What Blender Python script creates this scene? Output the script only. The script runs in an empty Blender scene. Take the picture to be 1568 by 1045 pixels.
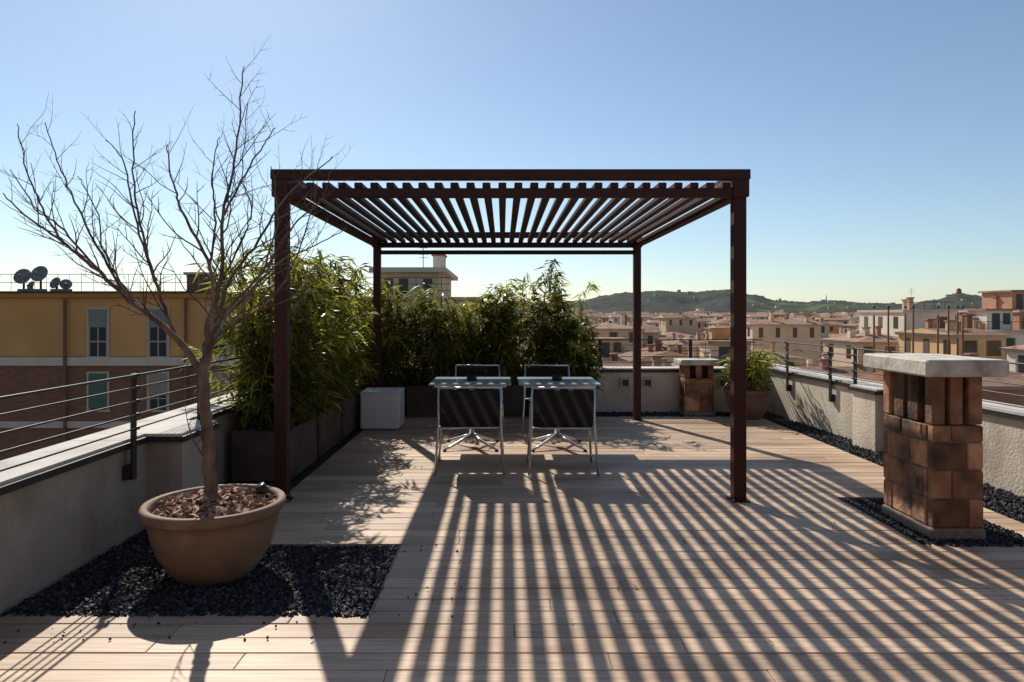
import bpy, math, random
from mathutils import Vector, Matrix, Euler, Quaternion, noise
R=random.Random(7)
F=1045.0; CX=770.0; CY=480.0; H=1.5
def P(px,py,Y): return Vector(((px-CX)*Y/F, Y, H-(py-CY)*Y/F))

# ---------------------------------------------------------------- materials
def mat(name,c1,c2=None,scale=5,rough=.8,bump=0,bscale=None,stretch=(1,1,1),metal=0,detail=6,trans=0,wave=None,c3=None,s3=0.7,spec=.5,contrast=(0.35,0.65),r3=(.48,.68),st3=(1,1,1)):
    m=bpy.data.materials.new(name); m.use_nodes=True; nt=m.node_tree; N=nt.nodes; L=nt.links
    b=N['Principled BSDF']; out=N['Material Output']
    b.inputs['Roughness'].default_value=rough; b.inputs['Metallic'].default_value=metal
    b.inputs['Specular IOR Level'].default_value=spec
    tc=N.new('ShaderNodeTexCoord'); mp=N.new('ShaderNodeMapping'); mp.inputs['Scale'].default_value=stretch
    L.new(tc.outputs['Object'],mp.inputs['Vector'])
    nz=N.new('ShaderNodeTexNoise'); nz.inputs['Scale'].default_value=scale; nz.inputs['Detail'].default_value=detail
    L.new(mp.outputs[0],nz.inputs['Vector'])
    cr=N.new('ShaderNodeValToRGB'); cr.color_ramp.elements[0].position=contrast[0]; cr.color_ramp.elements[1].position=contrast[1]
    cr.color_ramp.elements[0].color=(*c1,1); cr.color_ramp.elements[1].color=(*(c2 or c1),1)
    L.new(nz.outputs['Fac'],cr.inputs[0]); col=cr.outputs[0]
    if c3:
        m3=N.new('ShaderNodeMapping'); m3.inputs['Scale'].default_value=st3; L.new(tc.outputs['Object'],m3.inputs['Vector'])
        n3=N.new('ShaderNodeTexNoise'); n3.inputs['Scale'].default_value=s3; n3.inputs['Detail'].default_value=8
        L.new(m3.outputs[0],n3.inputs['Vector'])
        rr=N.new('ShaderNodeValToRGB'); rr.color_ramp.elements[0].position=r3[0]; rr.color_ramp.elements[1].position=r3[1]
        L.new(n3.outputs['Fac'],rr.inputs[0])
        mx=N.new('ShaderNodeMixRGB'); mx.inputs[2].default_value=(*c3,1)
        L.new(rr.outputs[0],mx.inputs[0]); L.new(col,mx.inputs[1]); col=mx.outputs[0]
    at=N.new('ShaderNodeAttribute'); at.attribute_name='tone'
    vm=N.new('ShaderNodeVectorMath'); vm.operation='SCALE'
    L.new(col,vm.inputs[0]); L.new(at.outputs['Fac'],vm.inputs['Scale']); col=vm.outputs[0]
    L.new(col,b.inputs['Base Color'])
    if bump:
        bp=N.new('ShaderNodeBump'); bp.inputs['Strength'].default_value=bump; bp.inputs['Distance'].default_value=.01 if not wave else wave[3]
        if wave:
            w=N.new('ShaderNodeTexWave'); w.bands_direction=wave[0]; w.inputs['Scale'].default_value=wave[1]; w.inputs['Distortion'].default_value=wave[2]
            L.new(tc.outputs['Object'],w.inputs['Vector']); L.new(w.outputs['Fac'],bp.inputs['Height'])
        else:
            n2=N.new('ShaderNodeTexNoise'); n2.inputs['Scale'].default_value=bscale or scale*4; n2.inputs['Detail'].default_value=8
            L.new(mp.outputs[0],n2.inputs['Vector']); L.new(n2.outputs['Fac'],bp.inputs['Height'])
        L.new(bp.outputs[0],b.inputs['Normal'])
    if trans:
        t=N.new('ShaderNodeBsdfTranslucent'); L.new(col,t.inputs['Color'])
        ms=N.new('ShaderNodeMixShader'); ms.inputs[0].default_value=trans
        L.new(b.outputs[0],ms.inputs[1]); L.new(t.outputs[0],ms.inputs[2]); L.new(ms.outputs[0],out.inputs['Surface'])
    return m
M={}
M['deck']=mat('deck_wood',(.46,.305,.185),(.74,.54,.37),scale=3,stretch=(.7,18,1),rough=.55,bump=.25,wave=('Y',22,.4,.002),c3=(.37,.225,.13),s3=1.3,spec=.35,contrast=(.3,.68),r3=(.50,.72),st3=(.6,1.6,1))
M['under']=mat('deck_void',(.02,.015,.012))
M['plaster']=mat('plaster',(.60,.51,.39),(.72,.64,.51),scale=2.5,rough=.9,bump=.7,bscale=40,c3=(.42,.34,.25),s3=2.2,r3=(.5,.72),st3=(1,1,.5))
M['coping']=mat('coping_stone',(.66,.60,.52),(.76,.70,.62),scale=6,rough=.8,bump=.25,c3=(.48,.42,.35),s3=3,spec=.2)
M['dmetal']=mat('dark_metal',(.018,.016,.016),(.03,.026,.025),scale=8,rough=.5)
M['perg']=mat('brown_painted_steel',(.052,.017,.012),(.066,.023,.017),scale=3,rough=.6,spec=.22)
M['gravel']=mat('lava_gravel',(.012,.012,.013),(.05,.047,.048),scale=30,rough=.8,spec=.3)
M['gbase']=mat('gravel_bed',(.012,.012,.013),(.03,.03,.03),scale=60,rough=.9,bump=1)
M['terra']=mat('clay_pot',(.205,.13,.078),(.29,.195,.125),scale=3.5,rough=.75,bump=.3,c3=(.37,.29,.21),s3=3.0,spec=.25)
M['terrad']=mat('clay_pot_weathered',(.16,.09,.06),(.24,.145,.095),scale=3.5,rough=.8,bump=.2)
M['soil']=mat('soil',(.05,.03,.02),(.10,.06,.04),scale=30)
M['bark']=mat('bark_mulch',(.22,.12,.075),(.48,.31,.21),scale=20,rough=.85)
M['tree']=mat('tree_bark',(.10,.065,.048),(.25,.17,.125),scale=14,rough=.85,bump=.5,stretch=(1,1,.4),spec=.2)
M['brick']=mat('old_brick',(.31,.135,.065),(.47,.24,.125),scale=7,rough=.9,bump=1,bscale=30,c3=(.06,.04,.03),s3=4.5,r3=(.43,.66))
M['mortar']=mat('mortar',(.22,.17,.13),(.32,.26,.21),scale=15,rough=.95,bump=.8)
M['stone']=mat('cap_stone',(.55,.49,.40),(.70,.64,.54),scale=8,rough=.85,bump=.7,bscale=25,c3=(.36,.31,.24),s3=6)
M['flue_dark']=mat('flue_dark',(.015,.012,.01))
M['white']=mat('white_plastic',(.82,.81,.79),rough=.4)
M['corten']=mat('dark_fibre_planter',(.055,.037,.028),(.11,.072,.054),scale=4,rough=.75,bump=.25,c3=(.15,.11,.085),s3=3,r3=(.56,.8))
M['leaf']=mat('bamboo_leaf',(.175,.20,.024),(.33,.30,.048),scale=3,rough=.36,trans=.56,spec=.5)
M['culm']=mat('bamboo_culm',(.19,.17,.05),(.30,.26,.09),scale=6,rough=.5)
M['alu']=mat('aluminium',(.62,.63,.64),rough=.32,metal=.85)
M['mesh']=mat('chair_sling',(.020,.017,.016),(.027,.023,.021),scale=40,rough=.8,trans=.25,spec=.2)
M['ttop']=mat('table_top',(.42,.46,.46),(.46,.50,.50),scale=3,rough=.2,spec=.6)
M['black']=mat('black_plastic',(.012,.012,.012),rough=.4)
M['ochre']=mat('ochre_plaster',(.62,.30,.105),(.70,.355,.14),scale=.8,rough=.9,bump=.2,c3=(.56,.27,.10),s3=.3,spec=.2)
M['brown']=mat('brown_brickwork',(.19,.085,.05),(.27,.13,.078),scale=3,rough=.9,bump=.6,stretch=(1,1,6),spec=.2)
M['trim']=mat('stone_trim',(.52,.40,.31),(.58,.46,.36),scale=3)
M['glass']=mat('window_glass',(.02,.025,.03),rough=.08)
M['blind']=mat('roller_blind',(.17,.18,.15),(.20,.21,.18),scale=3,rough=.6)
M['gshut']=mat('green_shutter',(.06,.12,.075),rough=.6)
M['frame']=mat('window_frame',(.55,.52,.48),rough=.5)
M['wallA']=mat('city_plaster',(.58,.42,.26),(.68,.52,.35),scale=.5,rough=.95)
M['wallB']=mat('city_ochre',(.62,.38,.17),(.70,.46,.23),scale=.5,rough=.95)
M['wallC']=mat('city_red',(.44,.20,.12),(.52,.27,.16),scale=.5,rough=.95)
M['wallD']=mat('city_cream',(.68,.57,.44),(.78,.67,.54),scale=.5,rough=.95)
M['roof']=mat('clay_tiles',(.30,.16,.10),(.50,.31,.21),scale=1.2,rough=.95,bump=1,wave=('X',1.2,.6,.1),c3=(.38,.28,.21),s3=.25,spec=.2)
M['roofy']=mat('clay_tiles_y',(.30,.16,.10),(.50,.31,.21),scale=1.2,rough=.95,bump=1,wave=('Y',1.2,.6,.1),c3=(.38,.28,.21),s3=.25,spec=.2)
M['cwin']=mat('city_window',(.03,.026,.022),rough=.3)
M['cshut']=mat('city_shutter',(.12,.085,.055),rough=.7)
M['ground']=mat('city_ground',(.13,.10,.075),(.09,.10,.055),scale=.01,rough=1)
M['hill']=mat('hill_wood',(.040,.050,.044),(.085,.088,.068),scale=.03,rough=1,detail=12,c3=(.13,.155,.065),s3=.003,r3=(.57,.63),contrast=(.3,.7),spec=.1)
M['ctree']=mat('city_tree',(.03,.045,.018),(.06,.08,.03),scale=1,rough=1)
M['red']=mat('antenna_metal',(.25,.25,.25),rough=.5,metal=.5)
M['dish']=mat('dish_grey',(.16,.14,.13),(.22,.20,.18),scale=4,rough=.6)

class MB:
    def __init__(s): s.v=[]; s.f=[]; s.m=[]; s.t=[]; s.mats=[]; s.sm=[]
    def mi(s,k):
        if k not in s.mats: s.mats.append(k)
        return s.mats.index(k)
    def add(s,vs,fs,k,t=1.0,sm=False):
        o=len(s.v); s.v+= [tuple(a) for a in vs]; i=s.mi(k)
        for f in fs: s.f.append([a+o for a in f]); s.m.append(i); s.t.append(t); s.sm.append(sm)
    def box(s,x0,x1,y0,y1,z0,z1,k,t=1.0):
        s.add([(x0,y0,z0),(x1,y0,z0),(x1,y1,z0),(x0,y1,z0),(x0,y0,z1),(x1,y0,z1),(x1,y1,z1),(x0,y1,z1)],
          [(0,3,2,1),(4,5,6,7),(0,1,5,4),(1,2,6,5),(2,3,7,6),(3,0,4,7)],k,t)
    def bbox(s,x0,x1,y0,y1,z0,z1,k,t=1.0,b=.01):   # box with chamfered edges
        vs=[];
        for (z,i) in ((z0,b),(z0+b,0),(z1-b,0),(z1,b)):
            a0,a1,c0,c1=x0+i,x1-i,y0+i,y1-i; g=b if i==0 else b*.6
            vs+=[(a0+g,c0,z),(a1-g,c0,z),(a1,c0+g,z),(a1,c1-g,z),(a1-g,c1,z),(a0+g,c1,z),(a0,c1-g,z),(a0,c0+g,z)]
        fs=[tuple(range(7,-1,-1)),tuple(range(24,32))]
        for r in range(3):
            for j in range(8):
                a=r*8+j; c=r*8+(j+1)%8; fs.append((a,c,c+8,a+8))
        s.add(vs,fs,k,t)
    def obox(s,c,size,rot,k,t=1.0):
        hx,hy,hz=[a/2 for a in size]; c=Vector(c)
        vs=[c+rot@Vector(p) for p in [(-hx,-hy,-hz),(hx,-hy,-hz),(hx,hy,-hz),(-hx,hy,-hz),(-hx,-hy,hz),(hx,-hy,hz),(hx,hy,hz),(-hx,hy,hz)]]
        s.add(vs,[(0,3,2,1),(4,5,6,7),(0,1,5,4),(1,2,6,5),(2,3,7,6),(3,0,4,7)],k,t)
    def tube(s,pts,rad,k,n=8,t=1.0,cap=True):
        pts=[Vector(p) for p in pts]
        if not hasattr(rad,'__len__'): rad=[rad]*len(pts)
        vs=[]; up=None
        for i,p in enumerate(pts):
            d=(pts[min(i+1,len(pts)-1)]-pts[max(i-1,0)]); 
            if d.length<1e-9: d=Vector((0,0,1))
            d.normalize()
            if up is None:
                up=Vector((0,0,1)) if abs(d.z)<.9 else Vector((1,0,0))
            a=d.cross(up); 
            if a.length<1e-4: a=d.cross(Vector((1,.3,0)))
            a.normalize(); b=a.cross(d); up=b
            for j in range(n):
                th=2*math.pi*j/n; vs.append(p+(a*math.cos(th)+b*math.sin(th))*rad[i])
        fs=[]
        for i in range(len(pts)-1):
            for j in range(n):
                fs.append((i*n+j,i*n+(j+1)%n,(i+1)*n+(j+1)%n,(i+1)*n+j))
        if cap: fs.append(tuple(range(n-1,-1,-1))); fs.append(tuple((len(pts)-1)*n+j for j in range(n)))
        s.add(vs,fs,k,t,n>4)
    def lathe(s,prof,c,k,n=48,t=1.0):
        vs=[(c[0]+r*math.cos(2*math.pi*j/n),c[1]+r*math.sin(2*math.pi*j/n),c[2]+z) for r,z in prof for j in range(n)]
        fs=[(i*n+j,i*n+(j+1)%n,(i+1)*n+(j+1)%n,(i+1)*n+j) for i in range(len(prof)-1) for j in range(n)]
        s.add(vs,fs,k,t,True)
    def disc(s,c,r,k,n=32,t=1.0):
        s.add([(c[0]+r*math.cos(2*math.pi*j/n),c[1]+r*math.sin(2*math.pi*j/n),c[2]) for j in range(n)],[tuple(range(n))],k,t)
    def build(s,name,loc=None):
        me=bpy.data.meshes.new(name); me.from_pydata(s.v,[],s.f)
        for k in s.mats: me.materials.append(M[k])
        me.polygons.foreach_set('material_index',s.m); me.polygons.foreach_set('use_smooth',s.sm)
        a=me.attributes.new('tone','FLOAT','FACE'); a.data.foreach_set('value',s.t)
        me.update(); o=bpy.data.objects.new(name,me); bpy.context.scene.collection.objects.link(o)
        if loc: o.location=loc
        return o

# ---------------------------------------------------------------- deck
DX1=3.72
gr=[(-2.5,-.66,3.37,4.39),(-2.5,-1.8,4.39,9.95),(2.72,3.5,4.38,5.52)]
b=MB(); pitch=.142; y=-1.1
while y<9.86:
    y1=y+pitch-.006; ivs=[(-2.48,DX1)]
    yc=(y+y1)/2
    for g in gr:
        if g[2]<yc<g[3]:
            n=[]
            for a,c in ivs:
                if g[1]<=a or g[0]>=c: n.append((a,c)); continue
                if a<g[0]-.02: n.append((a,g[0]))
                if c>g[1]+.02: n.append((g[1],c))
            ivs=n
    for a,c in ivs:
        x=a; first=True
        while x<c-.01:
            ln=R.choice([1.2,1.6,2.0,2.4]); 
            if first: ln*=R.uniform(.3,1); first=False
            e=min(c,x+ln)
            if c-e<.25: e=c
            b.bbox(x+.0012,e-.0012,y,y1,-.025,R.uniform(-.0015,.0015),'deck',R.uniform(.72,1.12),b=.003)
            x=e
    y+=pitch
b.build('wooden_deck')
b=MB(); b.box(-2.5,4.4,-6,10.4,-.4,-.05,'under'); b.build('terrace_slab')

# gravel
def stones(b,x0,x1,y0,y1,n,sz=(.008,.02),z=-.012,excl=None):
    for _ in range(n):
        x=R.uniform(x0,x1); y=R.uniform(y0,y1)
        if excl and excl(x,y): continue
        r=R.uniform(*sz); q=Euler((R.uniform(0,6),R.uniform(0,6),R.uniform(0,6))).to_matrix()
        c=Vector((x,y,z+R.uniform(0,.016)))
        vs=[c+q@Vector(p)*r*R.uniform(.7,1.15) for p in [(1,0,0),(-1,0,0),(0,.8,0),(0,-.8,0),(0,0,.7),(0,0,-.7)]]
        b.add(vs,[(0,2,4),(2,1,4),(1,3,4),(3,0,4),(2,0,5),(1,2,5),(3,1,5),(0,3,5)],'gravel',R.choice([.5,.8,1,1.3,1.9,3.0]))
b=MB()
for g in gr: b.box(g[0],g[1],g[2],g[3],-.045,-.014,'gbase')
b.box(DX1,4.35,-1,10.36,-.045,-.0145,'gbase'); b.box(-1.9,DX1-.003,9.86,10.36,-.046,-.0142,'gbase')
stones(b,-2.48,-.67,3.38,4.38,15000,(.009,.025)); stones(b,-2.48,-1.82,4.39,6.0,4500)
stones(b,2.73,3.49,4.39,5.51,6000,excl=lambda x,y:2.87<x<3.17 and 4.56<y<5.1)
stones(b,DX1,4.3,3.5,10.3,7000,(.012,.025)); stones(b,-1.8,4.0,9.87,10.35,4500,(.012,.025))
# a few stones kicked onto the boards
stones(b,-.66,-.2,3.3,4.5,25,(.005,.011),z=.003); stones(b,-2.4,-.8,3.1,3.36,30,(.005,.011),z=.003); stones(b,2.3,2.72,4.3,5.5,14,(.005,.011),z=.003)
b.build('lava_gravel')
b=MB()
for (a,c,e,f) in ((-.664,-.658,3.37,4.385),(2.716,2.722,4.38,5.52),(2.722,3.5,5.514,5.52)): b.box(a,c,e,f,-.03,.004,'dmetal')
b.build('gravel_edging')

# ---------------------------------------------------------------- parapets
def wall(name,p0,p1,inward,z=.60,th=.32,piers=(),wt=1.0,pd=.15,ph=.26):
    p0=Vector((*p0,0));p1=Vector((*p1,0)); d=(p1-p0).normalized(); L=(p1-p0).length; nrm=Vector((*inward,0))
    nrm=(nrm-d*nrm.dot(d)).normalized()
    rot=Matrix((d,nrm,Vector((0,0,1)))).transposed()
    b=MB()
    def ob(a,c,n0,n1,z0,z1,k,t=1): b.obox(p0+d*(a+c)/2+nrm*(n0+n1)/2+Vector((0,0,(z0+z1)/2)),(c-a,n1-n0,z1-z0),rot,k,t)
    ob(0,L,-th,0,-.5,z,'plaster',wt)
    segs=[];x=0
    for q in piers: segs.append((x,q-ph)); segs.append((q-ph,q+ph)); x=q+ph
    segs.append((x,L))
    for i,(a,c) in enumerate(segs):
        pr=(i%2==1)
        o=pd+.03 if pr else .03
        if pr: ob(a+.04,c-.04,.0,pd,-.5,z,'plaster',wt*1.1)
        ob(a,c,-th-.03,o,z+.002,z+.042,'dmetal')
        x=a
        while x<c-.01:
            e=min(c,x+1.25)
            ob(x+.003,e-.003,-th-.035,o+.006-.03,z+.042,z+.062,'coping',R.uniform(.88,1.04)); x=e
    return b.build(name),p0,d,nrm,L
def rail(name,p0,d,nrm,L,posts,zs,zb=.40,zt=1.1,off=.055):
    b=MB(); rot=Matrix((d,nrm,Vector((0,0,1)))).transposed()
    for q in posts:
        c=p0+d*q+nrm*off
        b.obox(c+Vector((0,0,(zb+zt)/2)),(.055,.014,zt-zb),rot,'dmetal')
        b.obox(c+Vector((0,0,zb+.05))-nrm*.028,(.09,.04,.09),rot,'dmetal')
        for z in zs: b.obox(c+nrm*.0+Vector((0,0,z))+nrm*.02,(.03,.03,.02),rot,'dmetal')
    for z in zs:
        b.tube([p0+nrm*(off+.02)+Vector((0,0,z)),p0+d*L+nrm*(off+.02)+Vector((0,0,z))],.006 if z<zt-.04 else .009,'dmetal',6)
    return b.build(name)
ZR=[.74,.83,.92,1.01,1.09]
_,p0,d,n,L=wall('parapet_wall',(-2.5,-3),(-2.5,10.4),(1,0),z=.60,piers=(8.05,),wt=.60,pd=.25,ph=.30)  # plaster tone lowered on this wall to deepen the shade on its inner face
rail('metal_railing',p0,d,n,L,[1.5,3.6,5.6,7.52,8.5,10.6,12.6],ZR)
_,p0,d,n,L=wall('parapet_wall',(4.45,1.5),(4.02,10.4),(-1,0),z=.62,piers=(6.1,))
rail('metal_railing',p0,d,n,L,[1.8,3.9,5.75,6.45,7.0,8.15],ZR,off=.04)
_,p0,d,n,L=wall('parapet_wall',(-2.5,10.4),(4.02,10.4),(0,-1),z=.60)
rail('metal_railing',p0,d,n,L,[.8,2.4,4.0,5.4],ZR,off=-.15,zb=.66)
b=MB()
for x in (1.86,2.2,3.35):
    b.box(x-.05,x+.05,10.375,10.41,.40,.49,'black'); b.box(x-.07,x-.05,10.36,10.41,.38,.51,'trim'); b.box(x+.05,x+.07,10.36,10.41,.38,.51,'trim'); b.box(x-.05,x+.05,10.36,10.41,.49,.51,'trim')
b.build('wall_vents')
b=MB(); b.box(-2.82,4.85,-8,10.72,-18,-.51,'brown'); b.build('terrace_building')
b=MB(); b.box(-5.5,7.5,-7.5,-2.2,-.5,3.3,'wallC',.7); b.bbox(-5.8,7.8,-7.8,-1.75,3.302,3.5,'brown',b=.02)  # unseen building added behind the camera to block sky fill and warm the bounce
for x in (-1.6,.9,3.4):
    b.box(x-.95,x+.95,-2.23,-2.19,0,2.3,'glass')
    for xx in (x-.98,x-.03,x+.92): b.box(xx,xx+.06,-2.26,-2.17,0,2.3,'dmetal')
    b.box(x-.98,x+.98,-2.26,-2.17,2.302,2.36,'dmetal')
b.build('added_sky_blocker')

# ---------------------------------------------------------------- pergola
b=MB(); XL,XR,Y1,Y2=-1.77,1.89,5.48,9.62; hw=.05
for x in (XL,XR):
    for y in (Y1,Y2):
        b.bbox(x-hw,x+hw,y-hw,y+hw,0.008,2.62,'perg',b=.006)
        b.bbox(x-.075,x+.075,y-.075,y+.075,.001,.008,'perg',b=.002)
        for dx in(-.062,.062):
            for dy in(-.062,.062): b.tube([(x+dx,y+dy,.008),(x+dx,y+dy,.02)],.007,'alu',6)
for x,s in ((XL,-1),(XR,1)):
    b.bbox(x-.064,x+.064,Y1-.075,Y1+.064,2.425,2.635,'perg',b=.005)
    b.bbox(x-.064,x+.064,Y2-.064,Y2+.064,2.425,2.635,'perg',b=.005)
    b.bbox(x-.045,x+.045,Y1+.064,Y2-.064,2.43,2.505,'perg',b=.004)
    b.bbox(x-.045,x+.045,Y1+.064,Y2-.064,2.56,2.64,'perg',b=.004)
    for zz in (2.46,2.60): b.tube([(x,Y1-.076,zz),(x,Y1-.084 if zz<2.5 else Y1-.09,zz)],.012,'dmetal',8)
for y in (Y1-.02,Y2):
    b.bbox(XL+.064,XR-.064,y-.04,y+.04,2.425,2.495,'perg',b=.004)
b.bbox(XL-.07,XR+.07,Y1-.085,Y1+.005,2.562,2.64,'perg',b=.004)
b.bbox(XL+.064,XR-.064,Y2-.045,Y2+.045,2.562,2.64,'perg',b=.004)
b.bbox(XL+.05,XR-.05,Y2-.035,Y2+.035,2.33,2.385,'perg',b=.004)
ns=28; 
for i in range(ns):
    x=XL+.11+(XR-XL-.22)*i/(ns-1)
    b.bbox(x-.032,x+.032,Y1-.055,Y2+.03,2.497,2.54,'perg',R.uniform(.9,1.1),b=.004)
b.build('pergola')

# ---------------------------------------------------------------- chimneys
def chimney(name,x0,x1,y0,y1,zb,zv,zt,cap,ov=.1,ch=.19,np_=3,ny=3,w=.1):
    b=MB()
    b.box(x0+.010,x1-.010,y0+.010,y1-.010,-.05,zv-.01,'mortar',.8)
    b.bbox(x0-.010,x1+.010,y0-.010,y1+.010,-.05,zb,'mortar',b=.012)
    def cell(a0,a1,c0,c1,z0,z1):
        b.bbox(a0,a1,c0,c1,z0,z1,'brick',R.choice([.45,.75,1,1.2,1.45]),b=.008)
    z=zb+.006; r=0
    while z<zv-.03:
        z1=min(z+ch*R.uniform(.85,1.15),zv); 
        if zv-z1<.06: z1=zv
        for (u0,u1,fr) in ((x0,x1,0),(y0,y1,1)):
            for side in (0,1):
                cuts=[u0]; q=u0+((.1 if r%2 else .23))+R.uniform(-.03,.03)
                while q<u1-.07: cuts.append(q); q+=.235
                cuts.append(u1)
                for a,c in zip(cuts,cuts[1:]):
                    j=R.uniform(0,.008)
                    if fr==0:
                        if side==0: cell(a+.004,c-.004,y0-j,y0+.06,z,z1-.009)
                        else: cell(a+.004,c-.004,y1-.06,y1+j,z,z1-.009)
                    else:
                        a_=max(a,y0+.062); c_=min(c,y1-.062)
                        if c_-a_<.02: continue
                        if side==0: cell(x0-j,x0+.06,a_+.003,c_-.003,z,z1-.009)
                        else: cell(x1-.06,x1+j,a_+.003,c_-.003,z,z1-.009)
        z=z1; r+=1
    b.box(x0+.095,x1-.095,y0+.095,y1-.095,zv-.02,zt,'flue_dark')  # near-black core paints in the darkness of the hollow behind the vents
    for i in range(np_):
        xx=x0+(x1-x0-w)*i/(np_-1)
        for yy in (y0,y1-w*.85): b.bbox(xx,xx+w*R.uniform(.82,.94),yy,yy+w*.85,zv,zt,'brick',R.choice([.5,.7,.9,1.1]),b=.007)
    for i in range(1,ny-1 if ny>2 else 1):
        yy=y0+(y1-y0-w)*i/(ny-1)
        for xx in (x0,x1-w*.85): b.bbox(xx,xx+w*.85,yy,yy+w*1.2,zv,zt,'brick',R.choice([.4,.55,.75]),b=.006)
    b.bbox(x0-ov,x1+ov,y0-ov,y1+ov,zt,cap,'stone',b=.012)
    return b.build(name)
chimney('brick_chimney',2.85,3.195,4.53,5.12,.07,.76,1.085,1.195,ny=4)
chimney('brick_chimney',2.66,3.1,10.0,10.3,.06,.55,.74,.82,ov=.07,w=.09)

# ---------------------------------------------------------------- pots
def pot(name,c,Rm,h,chips=0,mt='terra'):
    b=MB(); k=Rm/.39; kz=h/.42
    prof=[(.0,.0),(.19,.0),(.205,.012),(.255,.07),(.305,.15),(.335,.23),(.352,.31),(.358,.355),(.375,.362),(.39,.375),(.392,.405),(.385,.42),(.352,.42),(.345,.40),(.335,.34),(.0,.34)]
    b.lathe([(r*k,z*kz) for r,z in prof],c,mt,64)
    b.lathe([(.352*k,.345*kz),(.364*k,.352*kz),(.352*k,.359*kz)],c,mt,64,.85)
    b.disc((c[0],c[1],c[2]+.36*kz),.34*k,'soil')
    for _ in range(chips):
        a=R.uniform(0,6.28); r=.33*k*math.sqrt(R.random())
        q=Euler((R.gauss(0,.5),R.gauss(0,.5),R.uniform(0,6))).to_matrix()
        b.obox((c[0]+r*math.cos(a),c[1]+r*math.sin(a),c[2]+.362*kz+R.uniform(0,.045)+.03*(1-(r/.33)**2)),(R.uniform(.03,.085),R.uniform(.015,.04),R.uniform(.003,.008)),q,'bark',R.uniform(.5,1.7))
    return b.build(name)
PC=(-1.665,3.95,0)
pot('clay_pot',(PC[0],PC[1],-.012),.39,.43,750)
pot('clay_pot',(3.5,9.75,-.01),.33,.43,100,'terrad')
b=MB(); q=Euler((.5,-.5,0)).to_matrix()
b.tube([(-1.43,4.1,.37),(-1.43,4.1,.42)],.008,'black'); b.tube([Vector((-1.43,4.1,.43))+q@Vector((0,0,-.035)),Vector((-1.43,4.1,.43))+q@Vector((0,0,.05))],[.026,.03],'black',14)
b.tube([(-1.43,4.1,.38),(-1.36,4.15,.40),(-1.3,4.18,.38)],.005,'black',6)
b.build('garden_spotlight')

# ---------------------------------------------------------------- bare tree
b=MB(); TY=3.95
def smooth(pts,n=6):
    out=[]
    for i in range(len(pts)-1):
        p0=pts[max(i-1,0)];p1=pts[i];p2=pts[i+1];p3=pts[min(i+2,len(pts)-1)]
        for j in range(n):
            t=j/n; out.append(.5*((2*p1)+(p2-p0)*t+(2*p0-5*p1+4*p2-p3)*t*t+(3*p1-p0-3*p2+p3)*t**3))
    out.append(pts[-1]); return out
def twig(p,d,ln,r,lev):
    n=max(3,int(ln/.05)); pts=[p.copy()]; q=p.copy(); dd=d.normalized()
    for i in range(n):
        dd=(dd+Vector((R.gauss(0,.13),R.gauss(0,.13),R.gauss(0,.10)+.07))).normalized(); q=q+dd*ln/n; pts.append(q.copy())
    b.tube(pts,[r*(1-.72*i/n) for i in range(n+1)],'tree',5 if lev<2 else 4,R.uniform(.65,.95))
    if lev<3:
        step=.07 if lev==1 else .055
        m=int(ln/step)
        for i in range(1,m+1):
            if R.random()<.2: continue
            k=i/(m+1)*n; a=pts[int(k)]; c=pts[min(int(k)+1,n)]; pp=a.lerp(c,k-int(k)); t=(c-a).normalized()
            side=Vector((R.gauss(0,1),R.gauss(0,.8),R.gauss(.2,.5))); side=(side-t*side.dot(t)).normalized()
            twig(pp,t*.75+side*.75,ln*R.uniform(.22,.46)*(1.1-.5*i/m),r*.56,lev+1)
def limb(px,r0,r1,side_every=.078,first=.25):
    pts=smooth([P(x,y,TY+dy) for x,y,dy in px],7)
    pts=[p+Vector((R.gauss(0,.004),R.gauss(0,.004),0)) for p in pts]
    N=len(pts); b.tube(pts,[r0+(r1-r0)*(i/(N-1))**.8 for i in range(N)],'tree',8)
    Ls=[0]
    for a,c in zip(pts,pts[1:]): Ls.append(Ls[-1]+(c-a).length)
    s=Ls[-1]*first+.03; j=0
    while s<Ls[-1]:
        i=max(k for k in range(N) if Ls[k]<=s); i=min(i,N-2)
        pp=pts[i]; t=(pts[i+1]-pts[i]).normalized(); rr=r0+(r1-r0)*(i/(N-1))
        side=Vector(((1 if j%2 else -1)*R.uniform(.5,1),R.uniform(-.8,.8),R.uniform(.1,.6))); side=(side-t*side.dot(t)).normalized()
        twig(pp,t*.7+side*.8+Vector((0,0,.25)),R.uniform(.18,.48)*(1.1-.4*s/Ls[-1]),min(rr*.5,.0050),1)
        s+=side_every*R.uniform(.7,1.5); j+=1
limb([(324,768,0),(321,720,.01),(316,660,0),(313,610,-.01),(311,572,0),(316,548,0)],.042,.028,9)
b.tube([(-1.69,TY,.34),(-1.685,TY,.40),(-1.69,TY,.47)],[.06,.046,.040],'tree',10)
limb([(313,575,0),(285,535,-.03),(245,495,-.1),(200,462,-.15),(150,415,-.2),(95,370,-.15),(45,335,-.1),(3,296,-.1)],.022,.003)
limb([(311,565,0),(290,545,.05),(262,500,.1),(238,430,.15),(215,345,.2),(203,260,.2),(208,170,.15)],.018,.003)
limb([(316,560,0),(318,500,.05),(338,430,0),(343,330,-.05),(362,230,0),(373,102,.05)],.020,.003)
limb([(314,565,0),(325,500,-.1),(322,410,-.2),(285,335,-.25),(268,290,-.2),(255,222,-.2)],.016,.003)
limb([(318,552,0),(335,490,.1),(352,430,.15),(395,372,.2),(440,300,.25),(510,240,.3)],.017,.003)
limb([(330,500,0),(375,455,.1),(425,405,.2),(475,380,.3),(532,350,.3)],.011,.0025)
limb([(340,480,.05),(400,420,0),(450,345,.1),(490,310,.15),(505,262,.15)],.009,.0025)
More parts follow.
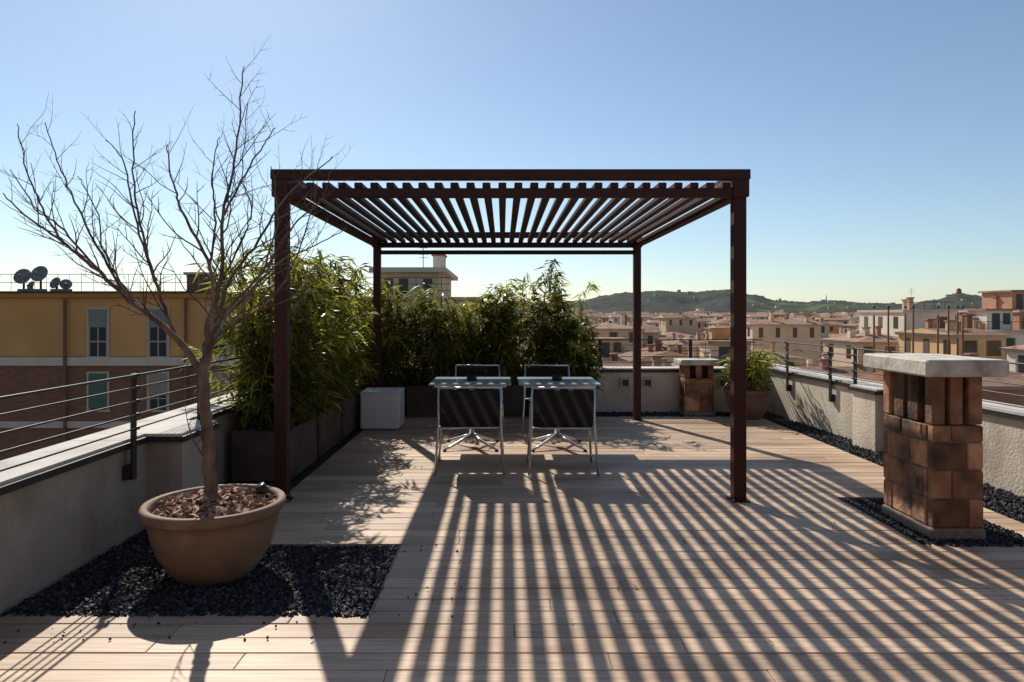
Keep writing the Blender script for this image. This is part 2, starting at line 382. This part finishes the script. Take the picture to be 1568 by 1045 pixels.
limb([(312,545,0),(350,500,-.15),(395,430,-.25),(425,340,-.3),(415,255,-.3)],.012,.0025)
limb([(322,520,0),(385,480,-.15),(430,440,-.1),(470,350,0),(485,280,0)],.009,.0025)
limb([(200,462,-.15),(150,380,-.1),(115,310,-.05),(92,255,0),(68,188,0)],.009,.0025,first=.1)
limb([(150,415,-.2),(90,345,-.25),(55,320,-.3),(18,260,-.3)],.007,.0025,first=.1)
limb([(95,370,-.15),(60,310,-.1),(38,250,-.1),(26,190,-.1)],.007,.0025,first=.1)
limb([(238,430,.15),(205,330,.1),(190,250,.1),(163,215,.1)],.008,.0025,first=.1)
limb([(343,330,-.05),(380,260,-.1),(405,220,-.1),(422,196,-.1)],.007,.0025,first=.1)
limb([(268,510,.1),(215,470,.2),(165,400,.3),(150,330,.3),(120,270,.3)],.009,.0025,first=.15)
limb([(322,410,-.2),(330,330,-.1),(325,270,-.1),(335,210,-.1)],.008,.0025,first=.1)
limb([(338,430,0),(370,370,.2),(385,320,.2),(372,270,.2),(380,160,.2)],.007,.0025,first=.1)
b.build('bare_tree')

# ---------------------------------------------------------------- bamboo
def leafclump(b,p,out,n,sc=1.0,tone=1.0):
    for _ in range(n):
        d=Vector((out.x*.7+R.gauss(0,.6),out.y*.7+R.gauss(0,.6),R.uniform(-.9,.5))).normalized()
        ln=R.uniform(.10,.22)*sc; w=R.uniform(.009,.0155)*sc
        s=d.cross(Vector((R.gauss(0,.5),R.gauss(0,.5),1))).normalized()*w
        droop=Vector((0,0,-ln*.18)); o=p+Vector((R.gauss(0,.025),R.gauss(0,.025),R.gauss(0,.025)))
        m=o+d*ln*.4; tp=o+d*ln+droop
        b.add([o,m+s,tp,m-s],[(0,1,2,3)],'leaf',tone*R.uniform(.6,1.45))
def bamboo(name,x0,x1,y0,y1,zb,hs,ncul,nn=24,spread=.22,lo=.12,sc=1.0):
    b=MB()
    for i in range(ncul):
        u=R.random(); bx=x0+(x1-x0)*u; by=R.uniform(y0,y1)
        k=u*(len(hs)-1); hh=hs[int(k)]+(hs[min(int(k)+1,len(hs)-1)]-hs[int(k)])*(k-int(k))
        hh=(hh-zb)*R.choice([R.uniform(.5,.75),R.uniform(.75,.95),R.uniform(.95,1.08)])
        lean=Vector((R.gauss(0,spread),R.gauss(0,spread),0))
        pts=[]
        for j in range(9):
            t=j/8; pts.append(Vector((bx,by,zb+hh*t*(1-.04*t)))+lean*(t**2.2)+Vector((0,0,-.1*lean.length*t**3)))
        b.tube(pts,[.007*(1-.8*j/8)+.0012 for j in range(9)],'culm',5,R.uniform(.7,1.2))
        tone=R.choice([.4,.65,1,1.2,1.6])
        for j in range(nn):
            t=lo+(1-lo)*((j+R.random())/nn); k=t*8; a=pts[min(int(k),7)]; p=a.lerp(pts[min(int(k),7)+1],k-int(k))
            an=R.uniform(0,6.28); out=Vector((math.cos(an),math.sin(an),0)); ln=R.uniform(.05,.28)*(1.15-t*.7)
            q=p+out*ln+Vector((0,0,ln*R.uniform(.2,.8)))
            b.tube([p,q],[.002,.001],'culm',3,1,False)
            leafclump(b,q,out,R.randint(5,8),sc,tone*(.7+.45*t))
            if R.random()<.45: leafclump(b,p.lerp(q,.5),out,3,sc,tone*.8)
    return b.build(name)
def planter(x0,x1,y0,y1,h):
    b=MB(); t=.035
    b.bbox(x0,x1,y0,y0+t,0.002,h,'corten',b=.006); b.bbox(x0,x1,y1-t,y1,0.002,h,'corten',b=.006)
    b.bbox(x0,x0+t,y0+t,y1-t,0.002,h,'corten',b=.006); b.bbox(x1-t,x1,y0+t,y1-t,0.002,h,'corten',b=.006)
    b.box(x0+t,x1-t,y0+t,y1-t,.01,h-.05,'soil')
    for _ in range(120):
        q=Euler((R.gauss(0,.5),R.gauss(0,.5),R.uniform(0,6))).to_matrix()
        b.obox((R.uniform(x0+t,x1-t),R.uniform(y0+t,y1-t),h-.04+R.uniform(0,.02)),(.05,.02,.006),q,'bark',R.uniform(.5,1.4))
    b.build('planter_box')
pl=[(-2.42,-1.9,6.08,6.98,.45),(-2.42,-1.9,7.08,8.03,.47),(-2.42,-1.9,8.13,9.1,.47)]
hh=[[2.0,2.15,2.05],[2.05,2.1,2.1],[2.2,2.2,2.15]]
for p_,h_ in zip(pl,hh):
    planter(*p_); bamboo('bamboo_hedge',p_[0]+.02,p_[1]-.06,p_[2]+.04,p_[3]-.08,p_[4]-.05,h_,28,24,.28,.03,1.1)
pb=[(-2.35,-1.45,[2.05,1.9,1.85]),(-1.4,-.55,[1.8,1.9,1.65]),(-.5,.32,[1.9,1.75,2.3]),(.37,1.25,[2.5,1.9,2.2,1.6])]
for x0,x1,h_ in pb:
    planter(x0,x1,9.87,10.32,.45); bamboo('bamboo_hedge',x0+.04,x1-.04,9.95,10.25,.4,h_,26,20,.15,.04,1.2)
bamboo('bamboo_plant',3.35,3.65,9.65,9.85,.36,[.95,1.15,.9],12,12,.22,.1)

# ---------------------------------------------------------------- white cube planter
b=MB(); x0,x1,y0,y1=-1.83,-1.33,8.75,9.25
b.bbox(x0,x1,y0,y1,.012,.47,'white',b=.015); b.bbox(x0+.03,x1-.03,y0+.03,y1-.03,.002,.011,'black',b=.002)
b.bbox(x0-.004,x1+.004,y0-.004,y0+.035,.471,.492,'white',b=.006);b.bbox(x0-.004,x1+.004,y1-.035,y1+.004,.471,.492,'white',b=.006)
b.bbox(x0-.004,x0+.035,y0+.036,y1-.036,.471,.492,'white',b=.006);b.bbox(x1-.035,x1+.004,y0+.036,y1-.036,.471,.492,'white',b=.006)
b.build('white_cube_planter')

# ---------------------------------------------------------------- chairs & tables
def chair(name,cx,cy,rz):
    b=MB(); W=.29
    for s in (-1,1):
        x=s*W
        b.tube([(x*1.10,-.09,0.004),(x*1.04,-.06,.3),(x,-.03,.5),(x*.98,-.075,.81)],.0115,'alu',10)
        b.tube([(x*1.10,.50,0.004),(x*1.04,.48,.3),(x,.46,.58),(x,.42,.635),(x,.36,.645),(x,.05,.635),(x,-.04,.62)],.0115,'alu',10)
        b.bbox(x-.022,x+.022,.04,.42,.648,.668,'black',b=.006)
        b.tube([(x*.97,-.03,.43),(x*.97,.25,.41),(x*.97,.47,.43)],.011,'alu',8)
        b.tube([(x*1.08,-.075,.10),(x*1.08,.49,.10)],.007,'alu',8)
    b.tube([(-W*.98,-.075,.81),(W*.98,-.075,.81)],.0115,'alu',10)
    b.tube([(-W,.46,.43),(W,.46,.43)],.010,'alu',8); b.tube([(-W,-.03,.43),(W,-.03,.43)],.010,'alu',8)
    prof=[(-.078,.79),(-.085,.70),(-.07,.60),(-.035,.50),(.0,.445),(.08,.415),(.25,.405),(.40,.42),(.46,.435)]
    vs=[];n=9
    for (yy,zz) in prof:
        for j in range(n):
            u=-1+2*j/(n-1); sag=-.012*(1-u*u); vs.append((u*W*.96,yy+(sag if zz>.46 else 0),zz+(sag if zz<.46 else 0)))
    fs=[(i*n+j,i*n+j+1,(i+1)*n+j+1,(i+1)*n+j) for i in range(len(prof)-1) for j in range(n-1)]
    b.add(vs,fs,'mesh',1,True)
    o=b.build(name,(cx,cy,0)); o.rotation_euler=(0,0,rz); return o
def table(cx,cy):
    b=MB(); z=.745
    b.bbox(-.44,.44,-.42,.42,z-.012,z,'ttop',b=.004)
    for s in (-1,1):
        b.bbox(-.39,.39,s*.36-.012,s*.36+.012,z-.038,z-.014,'alu',b=.004)
    b.bbox(-.012,.012,-.345,.345,z-.038,z-.014,'alu',b=.003)
    b.tube([(0,0,.07),(0,0,z-.038)],.03,'alu',16)
    b.tube([(0,0,.05),(0,0,.12)],[.055,.035],'alu',16)
    for a in range(4):
        t=math.pi/4+a*math.pi/2; c,s=math.cos(t),math.sin(t)
        b.tube([(c*.03,s*.03,.13),(c*.15,s*.15,.09),(c*.30,s*.30,.045),(c*.40,s*.40,.02)],[.02,.018,.015,.012],'alu',8)
        b.tube([(c*.40,s*.40,.003),(c*.40,s*.40,.02)],.02,'black',8)
    b.lathe([(0,z+.001),(.055,z+.001),(.06,z+.05),(.052,z+.05),(.045,z+.012),(0,z+.012)],(0,0,0),'black',20)
    b.build('patio_table',(cx,cy,0))
table(-.35,7.68); table(.61,7.68)
chair('patio_chair',-.31,6.40,.03); chair('patio_chair',.56,6.38,-.02)
chair('patio_chair',-.33,8.95,math.pi+.05); chair('patio_chair',.58,8.95,math.pi-.04)

# fallen leaves
b=MB()
for _ in range(60):
    x,y=R.uniform(-2.2,3),R.uniform(2.6,9)
    q=Euler((R.gauss(0,.2),R.gauss(0,.2),R.uniform(0,6))).to_matrix(); c=Vector((x,y,.009))
    l=R.uniform(.012,.03)
    b.add([c+q@Vector(v) for v in [(-l,0,0),(0,l*.35,.004),(l,0,.008),(0,-l*.35,.003)]],[(0,1,2,3)],'bark',R.uniform(.6,1.2))
b.build('fallen_leaves')

# ---------------------------------------------------------------- left ochre building
b=MB(); Y=22.0; s=Y/F
def X(px,Y=22.0): return (px-CX)*Y/F
def Z(py,Y=22.0): return H-(py-CY)*Y/F
bx0,bx1=-26.0,X(455)
b.box(bx0,bx1,Y,34,Z(546),Z(456),'ochre'); b.box(bx0,bx1,Y+.002,34,-18,Z(546),'brown')
b.box(bx0-.1,bx1+.15,Y-.22,34.1,Z(456)+.001,Z(449),'ochre',.75); b.box(bx0-.15,bx1+.2,Y-.34,34.2,Z(449)+.001,Z(449)+.05,'dmetal')
b.box(bx0,bx1+.06,Y-.08,Y-.001,Z(560),Z(547),'trim',1.1); b.box(bx0,bx1+.06,Y-.08,Y-.001,Z(655),Z(645),'trim')
for px in (-330,-235,-150,151,243,335,415):
    for (t_,b_,lower) in ((474,546,0),(572,628,1),(668,735,1)):
        w=.30; xc=X(px); zt,zb=Z(t_),Z(b_)
        b.box(xc-w-.09,xc+w+.09,Y-.05,Y-.002,zb-.05,zb-.001,'trim')
        b.box(xc-w-.06,xc-w,Y-.04,Y-.002,zb,zt,'trim',.9);b.box(xc+w,xc+w+.06,Y-.04,Y-.002,zb,zt,'trim',.9);b.box(xc-w-.06,xc+w+.06,Y-.04,Y-.002,zt+.001,zt+.06,'trim',.9)
        b.box(xc-w,xc+w,Y-.012,Y-.001,zb,zt,'glass')
        for xx in (xc-w,xc-.02,xc+w-.04): b.box(xx,xx+.04,Y-.028,Y-.0125,zb,zt,'frame',.6)
        b.box(xc-w+.041,xc-.021,Y-.027,Y-.0125,zb+(zt-zb)*.3,zb+(zt-zb)*.33,'frame',.6);b.box(xc+.021,xc+w-.041,Y-.027,Y-.0125,zb+(zt-zb)*.3,zb+(zt-zb)*.33,'frame',.6)
        if not lower: b.box(xc-w+.002,xc+w-.002,Y-.038,Y-.03,zt-(zt-zb)*.38,zt-.002,'blind')
        elif px==151: b.box(xc-w+.002,xc+w-.002,Y-.038,Y-.03,zb+.05,zt-.002,'gshut')
        else: b.box(xc-w+.002,xc+w-.002,Y-.038,Y-.03,zt-(zt-zb)*.6,zt-.002,'trim',.55)
for px in (103,287,-95): b.tube([(X(px),Y-.12,-17.9),(X(px),Y-.12,Z(458))],.05,'brown',8)
xr0,xr1=bx0+.2,bx1-.1; zr=Z(449)+.06
for z in (.28,.55): b.tube([(xr0,Y+.1,zr+z),(xr1,Y+.1,zr+z)],.010,'red',4)
x=xr0
while x<xr1: b.tube([(x,Y+.1,zr),(x,Y+.1,zr+.56)],.009,'red',4); x+=.38
b.box(X(198),X(230),26,27,zr,zr+.75,'brown'); b.box(X(194),X(234),25.9,27.1,zr+.75,zr+.85,'trim')
b.build('ochre_apartment_building')
for px,py,r in ((10,423,.27),(37,419,.28),(62,433,.20),(-40,425,.28),(23,437,.16),(77,435,.18)):
    b=MB(); c=Vector((X(px),Y+.8,Z(py)))
    b.tube([(c.x,c.y,zr-.1),(c.x,c.y,c.z)],.035,'dmetal',6); b.box(c.x-.15,c.x+.15,c.y-.1,c.y+.1,zr-.1,zr+.1,'dish')
    q=Euler((math.radians(68),0,R.uniform(-.7,.7))).to_matrix(); n=20
    vs=[c+q@Vector((rr*r*math.cos(6.2832*j/n),rr*r*math.sin(6.2832*j/n),.30*r*rr*rr)) for rr in (.02,.5,.8,1,1.03) for j in range(n)]
    b.add(vs,[(i*n+j,i*n+(j+1)%n,(i+1)*n+(j+1)%n,(i+1)*n+j) for i in range(4) for j in range(n)],'dish',1,True)
    b.tube([c+q@Vector((0,-r,.3*r)),c+q@Vector((0,-.2*r,.9*r))],.012,'red',4); b.tube([c+q@Vector((0,-.25*r,.8*r)),c+q@Vector((0,-.15*r,1.0*r))],.03,'dmetal',6)
    b.build('satellite_dish')

# penthouse building behind pergola
b=MB(); Y=27.0
x0,x1=X(560,Y),X(725,Y)
b.box(x0,x1,Y,38,-18,Z(459,Y),'wallA'); b.box(x0-.2,x1+.2,Y-.2,38.2,Z(459,Y)+.001,Z(455,Y),'trim')
ux0,ux1=X(580,Y+2),X(672,Y+2)
b.box(ux0,ux1,Y+2,36,Z(455,Y),Z(418,Y+2),'wallA',.95); b.box(ux0-.3,ux1+.35,Y+1.4,36.2,Z(418,Y+2)+.001,Z(411,Y+2),'wallD',.8)
for px in (595,618,655): b.box(X(px-7,Y+2),X(px+7,Y+2),Y+1.97,Y+1.999,Z(452,Y+2),Z(427,Y+2),'cwin')
b.box(X(663,Y+4),X(680,Y+4),Y+4,Y+5,Z(411,Y+4),Z(392,Y+4),'wallD'); b.box(X(661,Y+4),X(682,Y+4),Y+3.9,Y+5.1,Z(392,Y+4)+.001,Z(390,Y+4),'roof')
b.tube([(X(648,Y+3),Y+3,3),(X(648,Y+3),Y+3,Z(378,Y+3))],.02,'red',5)
for k in range(4): b.tube([(X(642,Y+3),Y+3,Z(380+k*5,Y+3)),(X(655,Y+3),Y+3,Z(380+k*5,Y+3))],.012,'red',4)
for z in (.3,.6,.9): b.tube([(x0,Y-.05,Z(455,Y)+z*.85),(X(690,Y),Y-.05,Z(455,Y)+z*.85)],.012,'dmetal',4)
x=x0
while x<X(690,Y): b.tube([(x,Y-.05,Z(455,Y)),(x,Y-.05,Z(455,Y)+.8)],.012,'dmetal',4); x+=.5
for px in (580,620,700):
    for zz in (-1,-4.2): b.box(X(px-10,Y),X(px+10,Y),Y-.03,Y-.001,zz,zz+1.6,'cwin')
b.build('penthouse_apartment_building')

# ---------------------------------------------------------------- city
def house(b,x,y,w,d,ze,kind,rt,tone,det=2):
    wk=kind; zb=-18
    b.box(x,x+w,y,y+d,zb,ze,wk,tone)
    rh=R.uniform(.9,1.5)*min(w,d)/10; o=.4; T=R.uniform(.7,1.25)
    X0,X1,Y0,Y1_=x-o,x+w+o,y-o,y+d+o
    if rt=='flat':
        b.box(X0+.2,X1-.2,Y0+.2,Y1_-.2,ze+.001,ze+.3,'trim',tone)
        if R.random()<.6:
            a=R.uniform(.1,.4); b.box(x+w*a,x+w*(a+.4),y+d*.3,y+d*.8,ze+.3,ze+2.4,wk,tone*1.05); b.box(x+w*a-.3,x+w*(a+.4)+.3,y+d*.3-.3,y+d*.8+.3,ze+2.4,ze+2.6,'roof')
            if det>1: b.box(x+w*(a+.08),x+w*(a+.2),y+d*.3-.03,y+d*.3-.002,ze+.35,ze+2.1,'cwin'); b.box(x+w*(a+.25),x+w*(a+.36),y+d*.3-.03,y+d*.3-.002,ze+.9,ze+2.1,'cwin')
        if det>1:
            for i in range(int(w/1.2)): b.tube([(x+i*1.2,y,ze+.3),(x+i*1.2,y,ze+1.2)],.03,'dmetal',4)
            b.tube([(x,y,ze+1.2),(x+w,y,ze+1.2)],.03,'dmetal',4)
        top=ze+.3
    else:
        b.box(x-.25,x+w+.25,y-.25,y+d+.25,ze-.25,ze-.002,'trim',tone*.8)
        if rt=='gx':
            vs=[(X0,Y0,ze),(X1,Y0,ze),(X1,Y1_,ze),(X0,Y1_,ze),(X0,(Y0+Y1_)/2,ze+rh),(X1,(Y0+Y1_)/2,ze+rh)]
            b.add(vs,[(0,1,5,4),(2,3,4,5)],'roof',T); b.add(vs,[(1,2,5),(3,0,4)],wk,tone); b.add(vs,[(0,3,2,1)],wk,tone*.8)
        elif rt=='gy':
            vs=[(X0,Y0,ze),(X1,Y0,ze),(X1,Y1_,ze),(X0,Y1_,ze),((X0+X1)/2,Y0,ze+rh),((X0+X1)/2,Y1_,ze+rh)]
            b.add(vs,[(0,4,5,3),(1,2,5,4)],'roofy',T); b.add(vs,[(0,1,4),(2,3,5)],wk,tone); b.add(vs,[(0,3,2,1)],wk,tone*.8)
        else:
            if w>d: a0,a1,c0,c1=X0+(d/2),X1-(d/2),(Y0+Y1_)/2,(Y0+Y1_)/2
            else: a0,a1,c0,c1=(X0+X1)/2,(X0+X1)/2,Y0+w/2,Y1_-w/2
            vs=[(X0,Y0,ze),(X1,Y0,ze),(X1,Y1_,ze),(X0,Y1_,ze),(a0,c0,ze+rh),(a1,c1,ze+rh)]
            if w>d: b.add(vs,[(0,1,5,4),(2,3,4,5)],'roof',T); b.add(vs,[(1,2,5),(3,0,4)],'roofy',T)
            else: b.add(vs,[(0,4,5,3),(1,2,5,4)],'roofy',T); b.add(vs,[(0,1,4),(2,3,5)],'roof',T)
            b.add(vs,[(0,3,2,1)],wk,tone*.8)
        top=ze+rh*.5
    nf=3 if det>1 else 1
    ww_=R.uniform(.32,.45); wh=R.uniform(1.2,1.6); sp=R.uniform(1.9,2.6)
    for f in range(nf):
        zt=ze-.5-f*3.1
        n=max(2,int(w/sp))
        for i in range(n):
            if R.random()<.12: continue
            xc=x+w*(i+.5)/n; b.box(xc-ww_,xc+ww_,y-.04,y-.002,zt-wh,zt,'cwin' if R.random()<.6 else 'cshut')
            if det>1:
                for s_ in (-ww_-.2,ww_+.02): b.box(xc+s_,xc+s_+.18,y-.05,y-.002,zt-wh,zt,'cshut',1.3)
        n=max(2,int(d/2.8)); xs=(x-.04,x-.002) if x>0 else (x+w+.002,x+w+.04)
        for i in range(n):
            yc=y+d*(i+.5)/n; b.box(xs[0],xs[1],yc-.45,yc+.45,zt-1.4,zt,'cwin' if R.random()<.6 else 'cshut')
    for _ in range(R.randint(3,6) if det>1 else R.randint(1,3)):
        cx,cy=R.uniform(x+.8,x+w-1.2),R.uniform(y+1,y+d-1.2); hh_=R.uniform(.6,1.6); ww=R.uniform(.35,.65)
        b.box(cx,cx+ww,cy,cy+ww,ze,top+hh_,R.choice(['wallA','wallC','wallD','brown']),tone); b.box(cx-.1,cx+ww+.1,cy-.1,cy+ww+.1,top+hh_+.001,top+hh_+.12,'roof',.9)
    if det>1 and R.random()<.8:
        cx,cy=R.uniform(x+1,x+w-1),R.uniform(y+1,y+d-1); hz=top+R.uniform(1.6,3.0)
        b.tube([(cx,cy,ze),(cx,cy,hz)],.02,'red',4)
        for k in range(3): b.tube([(cx-.4,cy,hz-.2-k*.25),(cx+.4,cy,hz-.2-k*.25)],.012,'red',4)
kinds=['wallA','wallA','wallB','wallB','wallC','wallD','wallD']
far=MB(); y=38.0
while y<1500:
    cell=9.5+y*.012 if y<300 else 13+y*.014
    x=-.6*y-10 if y>300 else -1.0*y-10
    while x<1.05*y+10:
        w=R.uniform(.62,1.0)*cell; dd=R.uniform(.6,.95)*cell
        xx=x+R.uniform(0,1.0); yy=y+R.uniform(0,cell*.3)
        ze=R.gauss(-4.0,1.3) if y<90 else (R.gauss(-4.2,1.9) if y<320 else R.gauss(-5.0,3.0))
        ze=min(ze,-.6 if y<300 else .5)
        if y>400 and R.random()<.04: ze+=R.uniform(3,6)
        if y>60 and R.random()<.05: ze=R.uniform(-1.2,.6)
        rt=R.choice(['gx','gy','hip','hip','gx','gx','flat'] ) if y<500 else R.choice(['hip','gx','flat'])
        vis=-.0<xx/y<.9
        if not (38<xx<58 and 52<yy<95):
            if y<95 and vis:
                b=MB(); house(b,xx,yy,w,dd,ze,R.choice(kinds),rt,R.uniform(.8,1.1)); b.build('city_house')
            elif not(y<60 and xx<0): house(far,xx,yy,w,dd,ze,R.choice(kinds),rt,R.uniform(.7,1.15),1 if y<500 else 0)
        x+=cell*R.uniform(.98,1.2)
    y+=cell*R.uniform(1.0,1.2)
far.build('distant_city')
b=MB(); house(b,47,80,6,10,1.6,'wallD','flat',1.0); b.build('rooftop_apartment_building')
b=MB(); house(b,50,72,7,6,-.6,'wallD','flat',.95); b.build('rooftop_apartment_building')
b=MB(); house(b,40,60,4.2,9,-.4,'wallB','gx',1.05); b.build('yellow_house')
b=MB(); house(b,45,57,5,8,-2.2,'wallA','hip',1.0); b.build('city_house')
b=MB(); house(b,50.8,58,6,7,-3.0,'wallD','gx',.9); b.build('city_house')
b=MB(); house(b,38.5,74,7,8,-1.6,'wallA','hip',1.0); b.build('city_house')
b=MB(); house(b,57.5,76,6,10,1.6,'wallC','flat',.95); b.build('red_apartment_building')
b=MB()
for px in (1338,1360,1386,1398,1436,1452,1466,1474):
    yy=R.uniform(55,62); x=X(px,yy); b.tube([(x,yy,-6),(x,yy,Z(R.uniform(462,485),yy))],.08,'brown',8); b.tube([(x,yy,Z(472,yy)),(x,yy,Z(469,yy))],.12,'dmetal',8)
b.build('flue_pipes')
b=MB()
for _ in range(70):
    yy=R.uniform(90,900); xx=R.uniform(0,.85)*yy; zt=R.uniform(-4,-1.5); r=R.uniform(2,4)
    for _ in range(90):
        d_=Vector((R.gauss(0,.5),R.gauss(0,.5),R.gauss(0,.45)))*r; o=Vector((xx,yy,zt-r*.6))+d_; q=Euler((R.uniform(0,6),R.uniform(0,6),0)).to_matrix()
        b.add([o+q@Vector(v)*.7 for v in [(-1,0,0),(0,.8,0),(1,0,0),(0,-.8,0)]],[(0,1,2,3)],'ctree',R.uniform(.5,1.5))
b.build('city_trees')

# ---------------------------------------------------------------- ground & hills
b=MB(); b.add([(-15000,-6000,-18),(15000,-6000,-18),(15000,20000,-18),(-15000,20000,-18)],[(0,1,2,3)],'ground'); b.build('ground')
tab=[(-900,462),(0,462),(500,466),(700,464),(850,465),(890,461),(925,454),(960,449),(1010,447),(1060,449),(1110,445),(1150,452),(1190,461),(1230,464),(1265,461),(1330,465),(1390,467),(1430,461),(1468,452),(1510,455),(1560,452),(1700,448),(2400,460)]
def ridge(px):
    for (a,ya),(c,yc) in zip(tab,tab[1:]):
        if a<=px<=c:
            t=(px-a)/(c-a); t=t*t*(3-2*t); return ya+(yc-ya)*t
    return 462
b=MB(); nx,ny=620,60; YR=3200.; vs=[];fs=[]
for j in range(ny):
    yy=1500+(4200-1500)*j/(ny-1)
    for i in range(nx):
        px=-700+(2400+700)*i/(nx-1); xx=(px-CX)*yy/F
        zr_=H+(CY-ridge(px))*YR/F
        g=1-abs(yy-YR)/1700; g=max(0,min(1,g)); g=g*g*(3-2*g)
        nn_=noise.noise(Vector((xx/300,yy/300,0)))+.5*noise.noise(Vector((xx/130,yy/130,2)))
        g2=g*(1+.55*nn_*(1-g)*2)
        z=-18+(zr_+18)*g2+noise.noise(Vector((xx/60,yy/60,3)))*6*g+noise.noise(Vector((xx/13,yy/13,5)))*7*g
        vs.append((xx,yy,z))
for j in range(ny-1):
    for i in range(nx-1): a=j*nx+i; fs.append((a,a+1,a+nx+1,a+nx))
b.add(vs,fs,'hill',1,True)
for _ in range(110):
    j=R.randint(8,34); i=R.randint(250,nx-100); v=vs[j*nx+i]; w_=R.uniform(5,11)
    b.box(v[0],v[0]+w_*1.4,v[1],v[1]+w_,v[2]-4,v[2]+R.uniform(5,9),R.choice(['wallA','wallD','wallB']))
b.build('hills')
b=MB()
x=X(1468,3150); z0=Z(452,3150)
b.box(x-22,x+22,3140,3165,z0-8,z0+8,'wallC'); b.tube([(x,3150,z0+8),(x,3150,z0+20)],11,'wallC',16); b.lathe([(11,20),(9.5,25),(6,29),(2,31),(0,31)],(x,3150,z0),'brown',16); b.box(x-55,x-22,3145,3160,z0-8,z0+2,'wallC')
b.build('hilltop_basilica')
b=MB(); x=X(1265,3150); z0=Z(463,3150); b.tube([(x,3150,z0-5),(x,3150,z0+12),(x,3150,z0+34)],[6,3,1.2],'wallD',8); b.box(x-14,x+14,3145,3155,z0-5,z0+5,'wallD'); b.build('hilltop_monument')

# ---------------------------------------------------------------- light, sky, camera
sd=Vector((-.47,1.14,1.0)).normalized(); el=math.asin(sd.z); az=math.atan2(sd.x,sd.y)
sun=bpy.data.lights.new('sun','SUN'); sun.energy=5.0; sun.angle=math.radians(.5); sun.color=(1,.94,.85)
so=bpy.data.objects.new('sun',sun); bpy.context.scene.collection.objects.link(so); so.rotation_euler=(-sd).to_track_quat('-Z','Y').to_euler()
w=bpy.data.worlds.new('World'); bpy.context.scene.world=w; w.use_nodes=True; nt=w.node_tree
sk=nt.nodes.new('ShaderNodeTexSky'); sk.sky_type='NISHITA'; sk.sun_disc=False; sk.sun_elevation=el; sk.sun_rotation=az
sk.altitude=0; sk.air_density=1.0; sk.dust_density=.3; sk.ozone_density=2.6
hs=nt.nodes.new('ShaderNodeHueSaturation'); hs.inputs['Saturation'].default_value=.90
ml=nt.nodes.new('ShaderNodeMixRGB'); ml.blend_type='MULTIPLY'; ml.inputs[0].default_value=1; ml.inputs[2].default_value=(.93,.985,1.0,1)
nt.links.new(sk.outputs[0],hs.inputs['Color']); nt.links.new(hs.outputs[0],ml.inputs[1])
bg=nt.nodes['Background']; nt.links.new(ml.outputs[0],bg.inputs[0]); bg.inputs[1].default_value=.112
sc=bpy.context.scene; sc.view_settings.view_transform='Standard'; sc.view_settings.look='None'; sc.view_settings.exposure=0
cam=bpy.data.cameras.new('camera'); cam.lens=24; cam.sensor_width=36; cam.shift_x=14/1568; cam.shift_y=-42.5/1568; cam.clip_end=30000; cam.clip_start=.05
co=bpy.data.objects.new('camera',cam); sc.collection.objects.link(co); co.location=(0,0,H); co.rotation_euler=(math.radians(90),0,0); sc.camera=co
